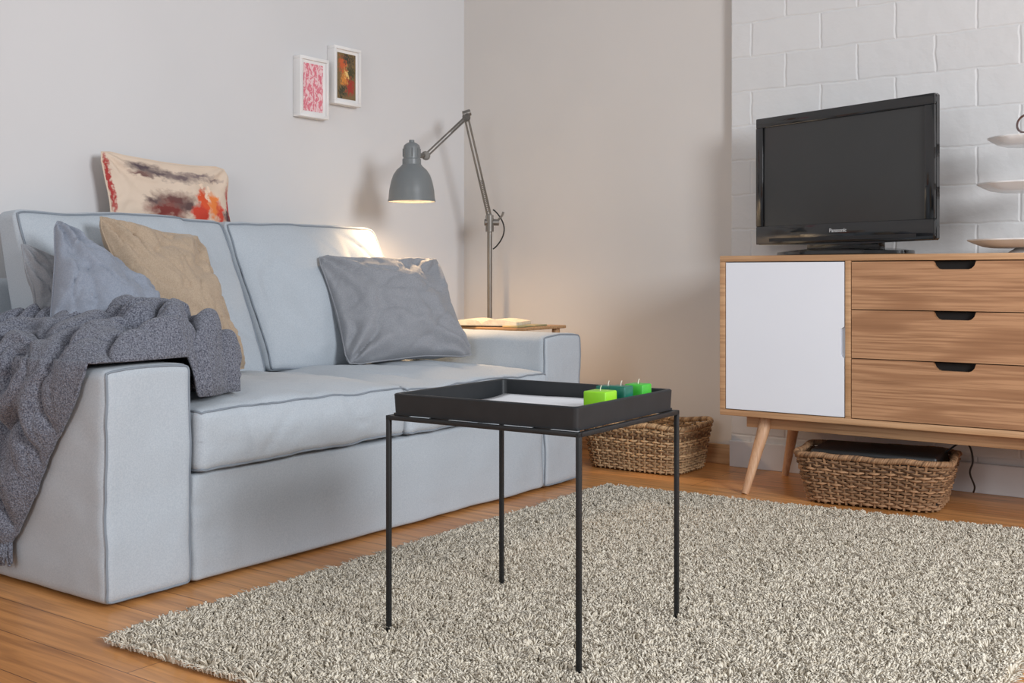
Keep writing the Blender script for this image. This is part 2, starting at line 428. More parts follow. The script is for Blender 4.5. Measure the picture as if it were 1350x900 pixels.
for i in range(2):
    lo = Vector((-2.80, ys[i]+0.002, 0.266)); hi = Vector((XF+0.018, ys[i+1]-0.002, 0.408 if i else 0.418)); c = (lo+hi)/2; h = (hi-lo)/2
    rm = round_map(h, 0.022)
    def f(p, c=c, h=h, rm=rm, i=i):
        q = rm(p); u = q.x/h.x; v = q.y/h.y; w = q.z/h.z
        e = max(0, (1-u**4))*max(0, (1-v**4))
        if q.z > 0: q.z += 0.026*e*w
        if u > 0.6: q.x += 0.016*(1-v**4)*(1-w**2)*((u-0.6)/0.4)
        if u > 0.3 and w > 0: q.z -= 0.006*((u-0.3)/0.7)**2
        if w < 0 and u > 0.8: q.z += 0.010*(1-abs(v))*0.5
        p2 = c+q
        n = wr(p2, 0.006, 5, 3+i*7)+wr(p2, 0.004, 12, 5+i*7)
        if w > 0.3: n.z -= 0.011*crease(p2, 2.0+i, 7)*e
        if u > 0.9: n.x -= 0.006*crease(p2, 4.0+i, 9)*(1-v**4)
        if abs(v) > 0.8: n.y *= 0.15
        return p2+n
    bm = bmesh.new(); add_softbox(bm, f, 56)
    for zz in (1.0, -1.0):
        add_tube(bm, [f(q)+Vector((0.0015, 0, 0.001*zz)) for q in cube_loop(2, zz, 48)], 0.0028, 6, closed=True, mi=1)
    finish(bm, 'seat_cushion', [M_fab, M_pipe], parent=sofa, angle=60)
for i in range(2):
    ya = ys[i]+0.0; yb = ys[i+1]
    def f(p, ya=ya, yb=yb, i=i):
        h = Vector((0.10, (yb-ya)/2-0.003, 0.245))
        q = round_map(h, 0.03)(p)
        u = q.x/h.x; v = q.y/h.y; w = q.z/h.z; t = (w+1)/2
        xf = -2.70-0.235*t; xb = -2.90-0.125*t
        e = max(0, 1-v**4)*max(0, 1-w**4)
        x = xb+(xf-xb)*(u+1)/2
        if u > 0: x += 0.065*(max(0, 1-v*v))**.6*max(0, 1-w**4)*u
        z = 0.658+q.z
        if w > 0: z += 0.008*(1-v*v)*w+0.004*abs(v)**3*w
        y = (ya+yb)/2+q.y
        p2 = Vector((x, y, z)); n = wr(p2, 0.011, 4.2, 13+i*5); n.y *= 0.2
        n += wr(p2, 0.008, 9, 3+i*5)*e
        if u > 0: n.x -= 0.020*crease(p2, 5.0+i, 6)*e
        if v > 0.5 and w > 0.5: n.z = abs(n.z)*0.3
        return p2+n
    bm = bmesh.new(); add_softbox(bm, f, 56)
    add_tube(bm, [f(q)+Vector((0.002, 0, 0.001)) for q in cube_loop(0, 1.0, 50)], 0.003, 6, closed=True, mi=1)
    add_tube(bm, [f(q)+Vector((-0.002, 0, 0.001)) for q in cube_loop(0, -1.0, 50)], 0.0026, 6, closed=True, mi=1)
    finish(bm, 'back_cushion', [M_fab, M_pipe], parent=sofa, angle=60)

# ---------------------------------------------------------------- throw cushions
def pillow(name, BL, BR, TR, TL, thick, m, label, sd=0.0, wamp=0.014, bend=0.0, n=64, group=None, pinch=0.085, cr_amp=0.010):
    BL, BR, TR, TL = map(Vector, (BL, BR, TR, TL))
    nm = ((BR-BL)+(TR-TL)).cross((TL-BL)+(TR-BR)).normalized()
    bm = bmesh.new(); uvl = bm.loops.layers.uv.new('UVMap')
    def P(s, t, side):
        s2 = s*(1-pinch*(1-t*t)); t2 = t*(1-pinch*(1-s*s))
        cc = max(0, abs(s*t)-0.80)/0.20
        s2 *= 1-0.055*cc; t2 *= 1-0.055*cc
        a = (s2+1)/2; b = (t2+1)/2
        p = BL*(1-a)*(1-b)+BR*a*(1-b)+TR*a*b+TL*(1-a)*b
        pr = max(0.0, (1-s*s)*(1-t*t))**0.45
        th = thick*pr*(1-0.2*t)
        p = p+nm*side*th
        ed = min(1.0, pr*2.5)
        q = Vector((s*1.5+sd, t*1.5-sd, side*3+sd))
        w0 = 0
        for (cx, cy, k) in ((-1.1, 1.1, 13), (1.1, -1.1, 12), (1.1, 1.1, 11), (-1.1, -1.1, 12)):
            ang = math.atan2(t-cy, s-cx); rr = math.hypot(t-cy, s-cx)
            w0 += math.sin(ang*k+sd+2.5*noise.noise(q+Vector((cx, cy, 0))))*math.exp(-rr*1.5)
        nn = noise.noise(q*1.3)*0.9+noise.noise(q*3.1)*0.4
        q2 = q*1.6+noise.noise_vector(q*1.1)*0.7
        cre = max(0.0, 1-abs(noise.noise(q2))*6)+0.6*max(0.0, 1-abs(noise.noise(q2*1.9+Vector((4, 4, 4))))*7)
        p += nm*side*ed*(wamp*(nn+w0*1.5)-cr_amp*cre)
        p += nm*bend*(s*s)
        p += nm*0.012*noise.noise(Vector((s*2+sd, t*2, sd)))
        return p
    V = {}
    for side in (1, -1):
        for i in range(n+1):
            for j in range(n+1):
                s = math.sin((-1+2*i/n)*math.pi/2)*0.5+(-1+2*i/n)*0.5; t = math.sin((-1+2*j/n)*math.pi/2)*0.5+(-1+2*j/n)*0.5
                edge = i in (0, n) or j in (0, n)
                if edge and side == -1: V[(i, j, -1)] = V[(i, j, 1)]
                else: V[(i, j, side)] = bm.verts.new(P(s, t, side))
        for i in range(n):
            for j in range(n):
                q = [(i, j), (i+1, j), (i+1, j+1), (i, j+1)]
                if side == -1: q = q[::-1]
                fc = bm.faces.new([V[(a, b, side)] for a, b in q])
                for lp, (a, b) in zip(fc.loops, q): lp[uvl].uv = (a/n, b/n)
    ring = [V[(i, 0, 1)].co.copy() for i in range(n)]+[V[(n, j, 1)].co.copy() for j in range(n)] + \
           [V[(i, n, 1)].co.copy() for i in range(n, 0, -1)]+[V[(0, j, 1)].co.copy() for j in range(n, 0, -1)]
    add_tube(bm, ring, 0.0028, 6, closed=True)
    return finish(bm, name, m, label=label, category='cushion', angle=80, group=group, recalc=False)

pillow('cushion', (-2.61, 2.665, 0.425), (-2.405, 3.095, 0.445), (-2.605, 3.13, 0.795), (-2.81, 2.72, 0.80), 0.10, M_pgrey,
       'grey linen square cushion leaning in the corner of the sofa', sd=2.3, wamp=0.018)
pillow('cushion', (-2.62, 1.88, 0.47), (-2.615, 2.255, 0.44), (-2.765, 2.19, 0.85), (-2.79, 1.86, 0.905), 0.09, M_ptan,
       'tan beige linen cushion leaning against the sofa back', sd=5.1, wamp=0.014)
pillow('cushion', (-2.74, 1.665, 0.54), (-2.70, 1.86, 0.50), (-2.81, 1.85, 0.76), (-2.83, 1.655, 0.82), 0.05, M_pgrey,
       'small grey cushion tucked behind the blue-grey cushion', sd=8.4, wamp=0.008, cr_amp=0.004)
pillow('cushion', (-2.60, 1.60, 0.58), (-2.45, 1.83, 0.48), (-2.58, 1.915, 0.685), (-2.72, 1.69, 0.885), 0.095, M_pblue,
       'blue-grey linen cushion slumped on the sofa by the throw', sd=11.7, wamp=0.014, cr_amp=0.008, pinch=0.03)
pillow('cushion', (-3.07, 2.10, 0.74), (-3.065, 2.62, 0.74), (-3.11, 2.585, 1.105), (-3.11, 2.075, 1.125), 0.042, M_pillowart,
       'printed beige cushion with orange figures behind the sofa cushions', sd=3.9, wamp=0.008, cr_amp=0.003)

# ---------------------------------------------------------------- throw blanket
ctrl = [(1.80, .437, -2.24, -2.44), (1.845, .462, -2.215, -2.50), (1.862, .525, -2.20, -2.54), (1.83, .590, -2.185, -2.57), (1.77, .628, -2.175, -2.60),
        (1.695, .628, -2.165, -2.68), (1.60, .598, -2.16, -2.82), (1.50, .565, -2.165, -2.95), (1.440, .50, -2.20, -3.02),
        (1.430, .39, -2.275, -3.03), (1.430, .26, -2.375, -3.03), (1.425, .10, -2.49, -3.03)]
def cr(vals, t):
    n = len(vals)-1; x = t*n; i = min(int(x), n-1); u = x-i
    p = [vals[max(0, min(n, i+k))] for k in (-1, 0, 1, 2)]
    return 0.5*((2*p[1])+(-p[0]+p[2])*u+(2*p[0]-5*p[1]+4*p[2]-p[3])*u*u+(-p[0]+3*p[1]-3*p[2]+p[3])*u**3)
cy = [c_[0] for c_ in ctrl]; cz = [c_[1] for c_ in ctrl]; cf = [c_[2] for c_ in ctrl]; cbk = [c_[3] for c_ in ctrl]
NS, NW = 280, 340
bm = bmesh.new(); G = []
for j in range(NW+1):
    w = j/NW; row = []
    y, z, xf, xb = cr(cy, w), cr(cz, w), cr(cf, w), cr(cbk, w)
    w2 = min(1, w+0.005); w1 = max(0, w-0.005)
    ty, tz = cr(cy, w2)-cr(cy, w1), cr(cz, w2)-cr(cz, w1); l = math.hypot(ty, tz) or 1
    ny, nz_ = tz/l, -ty/l
    for i in range(NS+1):
        s = i/NS
        x = xf+(xb-xf)*s
        xs_ = (-2.14-x)
        wp = noise.noise(Vector((xs_*4, w*3.6, 1.3)))*1.1+0.5*noise.noise(Vector((xs_*9, w*8, 5.3)))
        ph = xs_*(7.5-2*sstep(.6, .9, w))+w*4.2+wp*1.7
        fold = abs(math.sin(math.pi*ph))**0.6
        famp = 0.65+0.7*sstep(-.3, .3, noise.noise(Vector((xs_*4+7, w*4, 9.2))))
        ph2 = xs_*20-w*9.0+wp*5
        fold2 = abs(math.sin(math.pi*ph2*0.5))**0.6
        msk = sstep(-.25, .25, noise.noise(Vector((xs_*5+3, w*5, 2.2))))
        dip = 1-min(1, abs(noise.noise(Vector((xs_*7+w*3.5, w*5.2, 0.5))))*3.2)
        amp = 0.052 if w < 0.6 else 0.052-0.022*sstep(.6, .75, w)
        d = amp*famp*(fold-0.72)+0.024*msk*(fold2-.5)*(1 if w < .6 else .6)-0.026*dip**2*(1 if w < .66 else .5)+0.018
        ed = sstep(0, 0.09, s)
        d *= 0.25+0.75*ed
        yy = y+ny*d; zz = z+nz_*d
        lim = 0.20; g = 1.0
        if s < lim: g = math.sqrt(max(0, 1-(1-s/lim)**2))
        if s > 1-lim*0.7 and w < .5: g = min(g, math.sqrt(max(0, 1-((s-(1-lim*0.7))/(lim*0.7))**2)))
        base = 0.440+(0.536-0.440)*sstep(1.72, 1.685, yy) if yy > 1.685 else 0.537
        if zz > 0.52 or yy > 1.46:
            zz = base+(max(zz, base)-base)*g
        if zz < 0.536 and yy < 1.60:
            yy = min(yy, 1.440); yy = 1.440-(1.440-yy)*max(g, 0.3)
        x += 0.024*noise.noise(Vector((w*9, s*3, 2)))+0.005*noise.noise(Vector((w*60, s*3, 2)))
        row.append(bm.verts.new((x, yy, zz)))
    G.append(row)
for j in range(NW):
    for i in range(NS):
        bm.faces.new((G[j][i], G[j][i+1], G[j+1][i+1], G[j+1][i]))
rnd = random.Random(5)
for i in range(0, NS, 3):
    b0 = G[NW][i].co.copy(); l_ = rnd.uniform(.03, .05)
    add_tube(bm, [b0+Vector((0, 0, .004)), b0+Vector((rnd.uniform(-.004, .004), rnd.uniform(-.006, 0), -l_*.5)), b0+Vector((rnd.uniform(-.008, .008), rnd.uniform(-.008, 0), -l_))], [0.003, .0026, .0016], 5)
o = finish(bm, 'throw_blanket', M_throw, label='grey knitted throw blanket bunched over the sofa arm', category='blanket', angle=180)
sm = o.modifiers.new('s', 'SOLIDIFY'); sm.thickness = 0.006; sm.offset = 0

# ---------------------------------------------------------------- rug
A = np.array((-1.95, 1.318)); B = np.array((-1.98, 3.265)); Cc = np.array((-.505, 3.395)); D = np.array((-.42, 1.365))
bm = bmesh.new()
mid = (A+B+Cc+D)/4
ins = lambda q: mid+(q-mid)*0.992
vs = [bm.verts.new((ins(p_)[0], ins(p_)[1], 0.001)) for p_ in (A, D, Cc, B)]; vt = [bm.verts.new((ins(p_)[0], ins(p_)[1], 0.011)) for p_ in (A, D, Cc, B)]
bm.faces.new(vt); bm.faces.new(vs[::-1])
for i in range(4): bm.faces.new((vs[i], vs[(i+1) % 4], vt[(i+1) % 4], vt[i]))
rug = empty('rug', (-1.2, 2.33, 0), 'cream beige shaggy long-pile rectangular rug on the wooden floor', 'rug')
finish(bm, 'rug_backing', M_rugbase, parent=rug, smooth=False)
nu, nv = 320, 425
uu, vv = np.meshgrid((np.arange(nu)+.5)/nu, (np.arange(nv)+.5)/nv)
uu = (uu+np.random.uniform(-.5, .5, uu.shape)/nu*1.6).ravel(); vv = (vv+np.random.uniform(-.5, .5, vv.shape)/nv*1.6).ravel()
N = len(uu)
bx = (A[0]*(1-uu)*(1-vv)+D[0]*uu*(1-vv)+Cc[0]*uu*vv+B[0]*(1-uu)*vv); by = (A[1]*(1-uu)*(1-vv)+D[1]*uu*(1-vv)+Cc[1]*uu*vv+B[1]*(1-uu)*vv)
ang = np.random.uniform(0, 2*np.pi, N)
ln = np.random.uniform(0.3, 1.2, N)
# clumps: tips gather towards jittered clump centres
cs_ = 0.021
gi = np.floor(bx/cs_).astype(int); gj = np.floor(by/cs_+0.5*(gi % 2)).astype(int)
def hsh(a, b, k): 
    v = np.sin(a*127.1+b*311.7+k*74.7)*43758.5453
    return v-np.floor(v)
ccx = (gi+0.2+0.6*hsh(gi, gj, 1))*cs_; ccy = (gj-0.5*(gi % 2)+0.2+0.6*hsh(gi, gj, 2))*cs_
hc = hsh(gi, gj, 3)
ht = np.random.uniform(0.010, 0.016, N)*(0.75+0.5*hc)
ca = hsh(gi, gj, 4)*2*np.pi
lx = np.cos(ang)*ln*0.007+(ccx-bx)*0.35+np.cos(ca)*0.006; ly = np.sin(ang)*ln*0.007+(ccy-by)*0.35+np.sin(ca)*0.006
fr = 0.012*np.random.uniform(0.3, 1.3, N)
lx += np.where(uu < .006, -fr, 0)+np.where(uu > .994, fr, 0); ly += np.where(vv < .005, -fr, 0)+np.where(vv > .995, fr, 0)
edge_ = (uu < .006) | (uu > .994) | (vv < .005) | (vv > .995)
ht = np.where(edge_, ht*0.45, ht)
a2 = ang+np.random.normal(0, 1.0, N); lx2 = lx*1.35+np.cos(a2)*.004; ly2 = ly*1.35+np.sin(a2)*.004
r0 = np.random.uniform(0.0019, 0.0029, N)
co = np.zeros((N, 10, 3), dtype=np.float32); th0 = np.random.uniform(0, 2*np.pi, N)
for k in range(3):
    a = th0+2*np.pi*k/3
    co[:, k, 0] = bx+np.cos(a)*r0*.8; co[:, k, 1] = by+np.sin(a)*r0*.8; co[:, k, 2] = np.where(edge_, 0.004, 0.010)
    co[:, 3+k, 0] = bx+lx*.5+np.cos(a)*r0; co[:, 3+k, 1] = by+ly*.5+np.sin(a)*r0; co[:, 3+k, 2] = 0.012+ht*.6
    co[:, 6+k, 0] = bx+lx+np.cos(a)*r0*.9; co[:, 6+k, 1] = by+ly+np.sin(a)*r0*.9; co[:, 6+k, 2] = 0.012+ht*.92
co[:, 9, 0] = bx+lx2; co[:, 9, 1] = by+ly2; co[:, 9, 2] = 0.012+ht*.9
tri = np.array([[6, 7, 9], [7, 8, 9], [8, 6, 9]]); quad = np.array([[0, 1, 4, 3], [1, 2, 5, 4], [2, 0, 3, 5], [3, 4, 7, 6], [4, 5, 8, 7], [5, 3, 6, 8]])
off = (np.arange(N)*10)[:, None, None]
li = np.concatenate([(quad[None]+off).reshape(N, 24), (tri[None]+off).reshape(N, 9)], axis=1).ravel().astype(np.int32)
tot = np.tile(np.array([4]*6+[3]*3, dtype=np.int32), N); st = np.concatenate([[0], np.cumsum(tot)[:-1]]).astype(np.int32)
me = bpy.data.meshes.new('rug_pile')
me.vertices.add(N*10); me.vertices.foreach_set('co', co.ravel())
me.loops.add(len(li)); me.loops.foreach_set('vertex_index', li)
me.polygons.add(len(tot)); me.polygons.foreach_set('loop_start', st); me.polygons.foreach_set('loop_total', tot)
me.update(calc_edges=True); me.validate()
me.polygons.foreach_set('use_smooth', [True]*len(me.polygons))
finish_mesh(me, 'rug_pile', M_rug, parent=rug, smooth=False, kind='stuff')

# ---------------------------------------------------------------- coffee table + tray
TC = (-1.307, 1.880, 0); TR_ = math.radians(2.0); hx, hy = 0.2205, 0.199; TZ = 0.449
table = empty('coffee_table', TC, 'small square black metal side table with thin rod legs', 'table', rotz=TR_)
rr_ = 0.0046
for sx in (-1, 1):
    for sy in (-1, 1):
        bm = bmesh.new(); add_box(bm, (sx*hx-rr_, sy*hy-rr_, 0), (sx*hx+rr_, sy*hy+rr_, TZ), 0.0015)
        finish(bm, 'leg', M_blackmetal, parent=table, local=True)
bm = bmesh.new()
for s in (-1, 1):
    add_box(bm, (-hx-rr_, s*hy-rr_, TZ-.009), (hx+rr_, s*hy+rr_, TZ), 0.001)
    add_box(bm, (s*hx-rr_, -hy, TZ-.009), (s*hx+rr_, hy, TZ), 0.001)
for s in (-1, 1):
    add_box(bm, (s*0.12-.004, -hy+.004, TZ-.009), (s*0.12+.004, hy-.004, TZ), 0.001)
finish(bm, 'table_frame', M_blackmetal, parent=table, local=True)

tray = empty('tray', (TC[0], TC[1], TZ+0.0008), 'square black tray with raised rim resting on the table', 'tray', rotz=TR_)
tx, ty_, tb = 0.213, 0.193, 0.0
bm = bmesh.new()
add_box(bm, (-tx, -ty_, 0.0), (tx, ty_, 0.004), 0.0)
finish(bm, 'tray_bottom', M_tray, parent=tray, local=True)
bm = bmesh.new()
def ringpts(e, z, n=6, r=0.01):
    pts = []
    for cx_, cy_, a0 in ((tx+e-r, ty_+e-r, 0), (-tx-e+r, ty_+e-r, 90), (-tx-e+r, -ty_-e+r, 180), (tx+e-r, -ty_-e+r, 270)):
        for k in range(n+1):
            a = math.radians(a0+90*k/n); pts.append((cx_+r*math.cos(a), cy_+r*math.sin(a), z))
    return pts
prof = [(0, 0.0), (0.002, 0.041), (0.0, 0.043), (-0.006, 0.043), (-0.008, 0.041), (-0.010, 0.004)]
rg = [[bm.verts.new(q) for q in ringpts(e, z)] for e, z in prof]
for i in range(len(rg)):
    a, b = rg[i], rg[(i+1) % len(rg)]
    for k in range(len(a)): bm.faces.new((a[k], a[(k+1) % len(a)], b[(k+1) % len(a)], b[k]))
finish(bm, 'tray_rim', M_tray, parent=tray, local=True)
TM = Matrix.Translation(Vector((TC[0], TC[1], 0))) @ Matrix.Rotation(TR_, 4, 'Z')
TFZ = TZ+0.0053
bm = bmesh.new(); n = 14; gv = {}
for i in range(n+1):
    for j in range(n+1):
        x = -0.19+0.32*i/n; y = -0.02+0.185*j/n
        gv[i, j] = bm.verts.new(TM @ Vector((x, y, TFZ+0.0015+0.003*max(0, noise.noise(Vector((x*9, y*9, 0))))+(0.006*((j/n)**6)))))
for i in range(n):
    for j in range(n): bm.faces.new((gv[i, j], gv[i+1, j], gv[i+1, j+1], gv[i, j+1]))
o = finish(bm, 'paper_sheet', M_paper, label='white paper sheet lying in the black tray', category='paper')
sm = o.modifiers.new('s', 'SOLIDIFY'); sm.thickness = 0.0008; sm.offset = 1
for (x, y, m, lab, hgt, sz) in ((0.164, -0.022, M_lime, 'lime green square candle on the black tray', 0.051, 0.0245),
                              (0.170, 0.050, M_teal, 'dark teal square candle on the black tray', 0.055, 0.019),
                              (0.128, 0.074, M_teal, 'dark teal square candle on the black tray', 0.051, 0.019),
                              (0.170, 0.124, M_green, 'bright green square candle on the black tray', 0.053, 0.021)):
    loc = TM @ Vector((x, y, TFZ))
    cd = empty('candle', loc, lab, 'candle', rotz=TR_+0.03, group='square candles on the tray')
    bm = bmesh.new()
    add_box(bm, (-sz, -sz, 0), (sz, sz, hgt), 0.003, 3)
    finish(bm, 'candle_body', m, parent=cd, local=True)
    bm = bmesh.new(); add_tube(bm, [(0, 0, hgt-0.002), (0.0005, 0, hgt+0.005), (0.002, 0.001, hgt+0.010)], 0.0009, 6)
    finish(bm, 'wick', M_wick, parent=cd, local=True)

# ---------------------------------------------------------------- sideboard
SX0, SX1, SY0, SY1 = -1.671, -0.139, 3.50, 3.92; SB, ST = 0.255, 0.794; th = 0.02
sb = empty('sideboard', ((SX0+SX1)/2, 3.71, 0), 'oak sideboard with white doors, three drawers and splayed legs', 'sideboard')
xa, xb_ = -1.229, -0.581
bm = bmesh.new()
add_box(bm, (SX0, SY0, ST-th), (SX1, SY1, ST), 0.0025)
add_box(bm, (SX0, SY0, SB), (SX1, SY1, SB+th), 0.0025)
add_box(bm, (SX0, SY0+.001, SB+th), (SX0+th, SY1, ST-th), 0.001)
add_box(bm, (SX1-th, SY0+.001, SB+th), (SX1, SY1, ST-th), 0.001)
add_box(bm, (xa-.009, SY0+.001, SB+th), (xa+.009, SY1-.02, ST-th), 0.001)
add_box(bm, (xb_-.009, SY0+.001, SB+th), (xb_+.009, SY1-.02, ST-th), 0.001)
add_box(bm, (SX0+.01, SY1-.012, SB+.01), (SX1-.01, SY1-.002, ST-.01), 0)
finish(bm, 'body', M_oakframe, parent=sb)
zb, zt = SB+th+.003, ST-th-.003
M_grip = mat('door_grip', C(198, 202, 210))
def notch_door(x0, x1, side):
    xn = x1 if side > 0 else x0; s = -side
    n_ = [(xn, 0.465), (xn+s*.012, 0.472), (xn+s*.012, 0.558), (xn, 0.565)]
    if side > 0: pts = [(x0, zb), (x1, zb)]+n_+[(x1, zt), (x0, zt)]
    else: pts = [(x0, zb), (x1, zb), (x1, zt), (x0, zt)]+n_[::-1]
    bm = bmesh.new(); add_prism(bm, pts, SY0+.001, SY0+.018)
    d = finish(bm, 'door', M_white, parent=sb, smooth=False, label='white lacquered cabinet door')
    bm = bmesh.new(); lo_, hi_ = min(xn, xn+s*.013), max(xn, xn+s*.013)
    add_box(bm, (lo_, SY0+.010, 0.463), (hi_, SY0+.018, 0.567), 0)
    h_ = finish(bm, 'handle', M_grip, smooth=False, label='recessed white finger grip')
    h_.parent = d; h_.matrix_parent_inverse = Matrix.Translation(d.location).inverted()
notch_door(SX0+th+.003, xa-.012, 1); notch_door(xb_+.012, SX1-th-.003, -1)
dz = [(0.6215, zt), (0.4675, 0.6185), (zb, 0.4645)]
x0, x1 = xa+.012, xb_-.012; xc = (x0+x1)/2
for z0, z1 in dz:
    hw = 0.062; dp = 0.025
    nt_ = [(xc+hw, z1), (xc+hw-.005, z1-.014), (xc+hw-.013, z1-dp+.003), (xc+hw-.022, z1-dp), (xc-hw+.022, z1-dp), (xc-hw+.013, z1-dp+.003), (xc-hw+.005, z1-.014), (xc-hw, z1)]
    pts = [(x0, z0), (x1, z0), (x1, z1)]+nt_+[(x0, z1)]
    bm = bmesh.new(); add_prism(bm, pts, SY0+.001, SY0+.020)
    d = finish(bm, 'drawer', M_oakfront, parent=sb, smooth=False, label='oak drawer front with cut-out grip')
    bm = bmesh.new(); add_box(bm, (xc-hw-.004, SY0+.0205, z1-dp-.006), (xc+hw+.004, SY0+.03, z1-.0005), 0)  # added panel behind the notch, coloured as the drawer's inner shade
    h_ = finish(bm, 'handle', M_recess_shade, smooth=False, label='dark panel painted as the shade inside the cut-out grip')
    h_.parent = d; h_.matrix_parent_inverse = Matrix.Translation(d.location).inverted()
for (t_, f_) in (((-1.530, 3.575), (-1.572, 3.485)), ((-1.535, 3.85), (-1.600, 3.895)), ((-.280, 3.575), (-.238, 3.485)), ((-.275, 3.85), (-.21, 3.895))):
    bm = bmesh.new()
    pts = [Vector((t_[0], t_[1], SB)).lerp(Vector((f_[0], f_[1], 0.0)), k/8) for k in range(9)]
    add_tube(bm, pts, [0.023-0.011*k/8 for k in range(9)], 16)
    finish(bm, 'leg', M_oakleg, parent=sb, label='tapered splayed oak leg')
bm = bmesh.new()
add_box(bm, (-1.60, 3.56, SB-.042), (-.21, 3.585, SB-.0002), 0.002)
add_box(bm, (-1.60, 3.84, SB-.042), (-.21, 3.865, SB-.0002), 0.002)
add_box(bm, (-1.60, 3.5855, SB-.042), (-1.575, 3.8395, SB-.0002), 0.002)
add_box(bm, (-.235, 3.5855, SB-.042), (-.21, 3.8395, SB-.0002), 0.002)
finish(bm, 'stretcher', M_oakframe, parent=sb)

# ---------------------------------------------------------------- television
tv = empty('television', (-1.318, 3.702, ST), 'glossy black flat-screen television on the oak sideboard', 'television', rotz=math.radians(-19))
W, zb0, zt0 = 0.366, 0.043, 0.498
bm = bmesh.new()
bb = 0.066
outer = [(-W, zb0+.006), (-W+.006, zb0), (-.12, zb0-.004), (.12, zb0-.004), (W-.006, zb0), (W, zb0+.006), (W, zt0-.006), (W-.006, zt0), (-W+.006, zt0), (-W, zt0-.006)]
add_prism(bm, outer, -0.012, 0.004)
add_box(bm, (-W+.03, 0.004, zb0+.03), (W-.03, 0.03, zt0-.03), 0.008, 3)
add_box(bm, (-W+.12, 0.03, zb0+.07), (W-.12, 0.075, zt0-.09), 0.02, 3)
fx, fz0, fz1 = W-.034, zb0+bb, zt0-.036
add_box(bm, (-W+.001, -0.024, fz1), (W-.001, -0.0115, zt0-.001), 0.003)
add_box(bm, (-W+.001, -0.024, zb0+.001), (W-.001, -0.0115, fz0), 0.003)
add_box(bm, (-W+.001, -0.0238, fz0), (-fx, -0.0115, fz1), 0.001)
add_box(bm, (fx, -0.0238, fz0), (W-.001, -0.0115, fz1), 0.001)
finish(bm, 'television_frame', M_tvframe, parent=tv, local=True)
bm = bmesh.new(); add_box(bm, (-fx+.0005, -0.017, fz0+.0005), (fx-.0005, -0.0125, fz1-.0005), 0)
finish(bm, 'screen', M_screen, parent=tv, local=True, smooth=False, label='dark switched-off screen')
bm = bmesh.new()
add_box(bm, (-fx+.03, -0.0256, zb0+.010), (fx-.03, -0.0242, zb0+.022), 0)
finish(bm, 'speaker_grille', mat('grille', C(34, 34, 36), rough=0.6), parent=tv, local=True, smooth=False)
bm = bmesh.new(); add_lathe(bm, [(0.0001, .0), (0.19, .0), (0.2, .004), (0.198, .014), (0.15, .022), (0.0001, .025)], n=56, M=Matrix.Diagonal((1.34, 0.62, 1, 1)))
bmesh.ops.remove_doubles(bm, verts=bm.verts[:], dist=0.0003)
finish(bm, 'stand_base', M_tvframe, parent=tv, local=True)
bm = bmesh.new(); add_box(bm, (-.15, -.005, .016), (.15, .03, .10), 0.006)
finish(bm, 'stand_neck', M_tvframe, parent=tv, local=True)
cu = bpy.data.curves.new('lettering', 'FONT'); cu.body = 'Panasonic'; cu.size = 0.018; cu.extrude = 0.0004; cu.align_x = 'CENTER'; cu.offset = 0.0003
to = bpy.data.objects.new('t', cu); scene.collection.objects.link(to)
bpy.context.view_layer.update()
me = bpy.data.meshes.new_from_object(to.evaluated_get(bpy.context.evaluated_depsgraph_get()))
bpy.data.objects.remove(to)
me.transform(Matrix.Translation(Vector((0.0, -0.0246, zb0+.036))) @ Matrix.Rotation(math.pi/2, 4, 'X'))
finish_mesh(me, 'lettering', M_letter, parent=tv, local=True, smooth=False, label='silver brand lettering')

# ---------------------------------------------------------------- tiered stand
CS = (-0.745, 3.70, ST)
cs = empty('tiered_stand', CS, 'white porcelain three-tier serving stand on the sideboard', 'serving stand')
for (z, r) in ((0.018, 0.165), (0.190, 0.138), (0.330, 0.108)):
    bm = bmesh.new()
    pr = [(0.004, 0.0), (r*.6, 0.0), (r*.74, 0.004), (r*.88, 0.013), (r, 0.022), (r*1.01, 0.026), (r*.99, 0.027), (r*.86, 0.019), (r*.72, 0.010), (0.004, 0.007)]
    add_lathe(bm, pr, (0, 0, z), n=72, wob=lambda a: 0.035*abs(math.sin(a*4+.4))-0.02)
    finish(bm, 'plate', M_porc, parent=cs, local=True)
bm = bmesh.new(); add_lathe(bm, [(0.0001, 0), (0.05, 0), (0.052, .004), (0.03, .018), (0.0001, .019)], n=32)
finish(bm, 'stand_foot', M_porc, parent=cs, local=True)
bm = bmesh.new(); add_tube(bm, [(0, 0, 0.015), (0, 0, 0.2), (0, 0, 0.37)], 0.005, 10)
finish(bm, 'stand_rod', M_ring, parent=cs, local=True)
bm = bmesh.new(); add_tube(bm, [(0.026*math.cos(a), 0.026*math.sin(a)*.75, 0.398+0.030*math.sin(a)) for a in [2*math.pi*k/28 for k in range(28)]], 0.0035, 8, closed=True)
finish(bm, 'ring_handle', M_ring, parent=cs, local=True, label='metal ring handle')

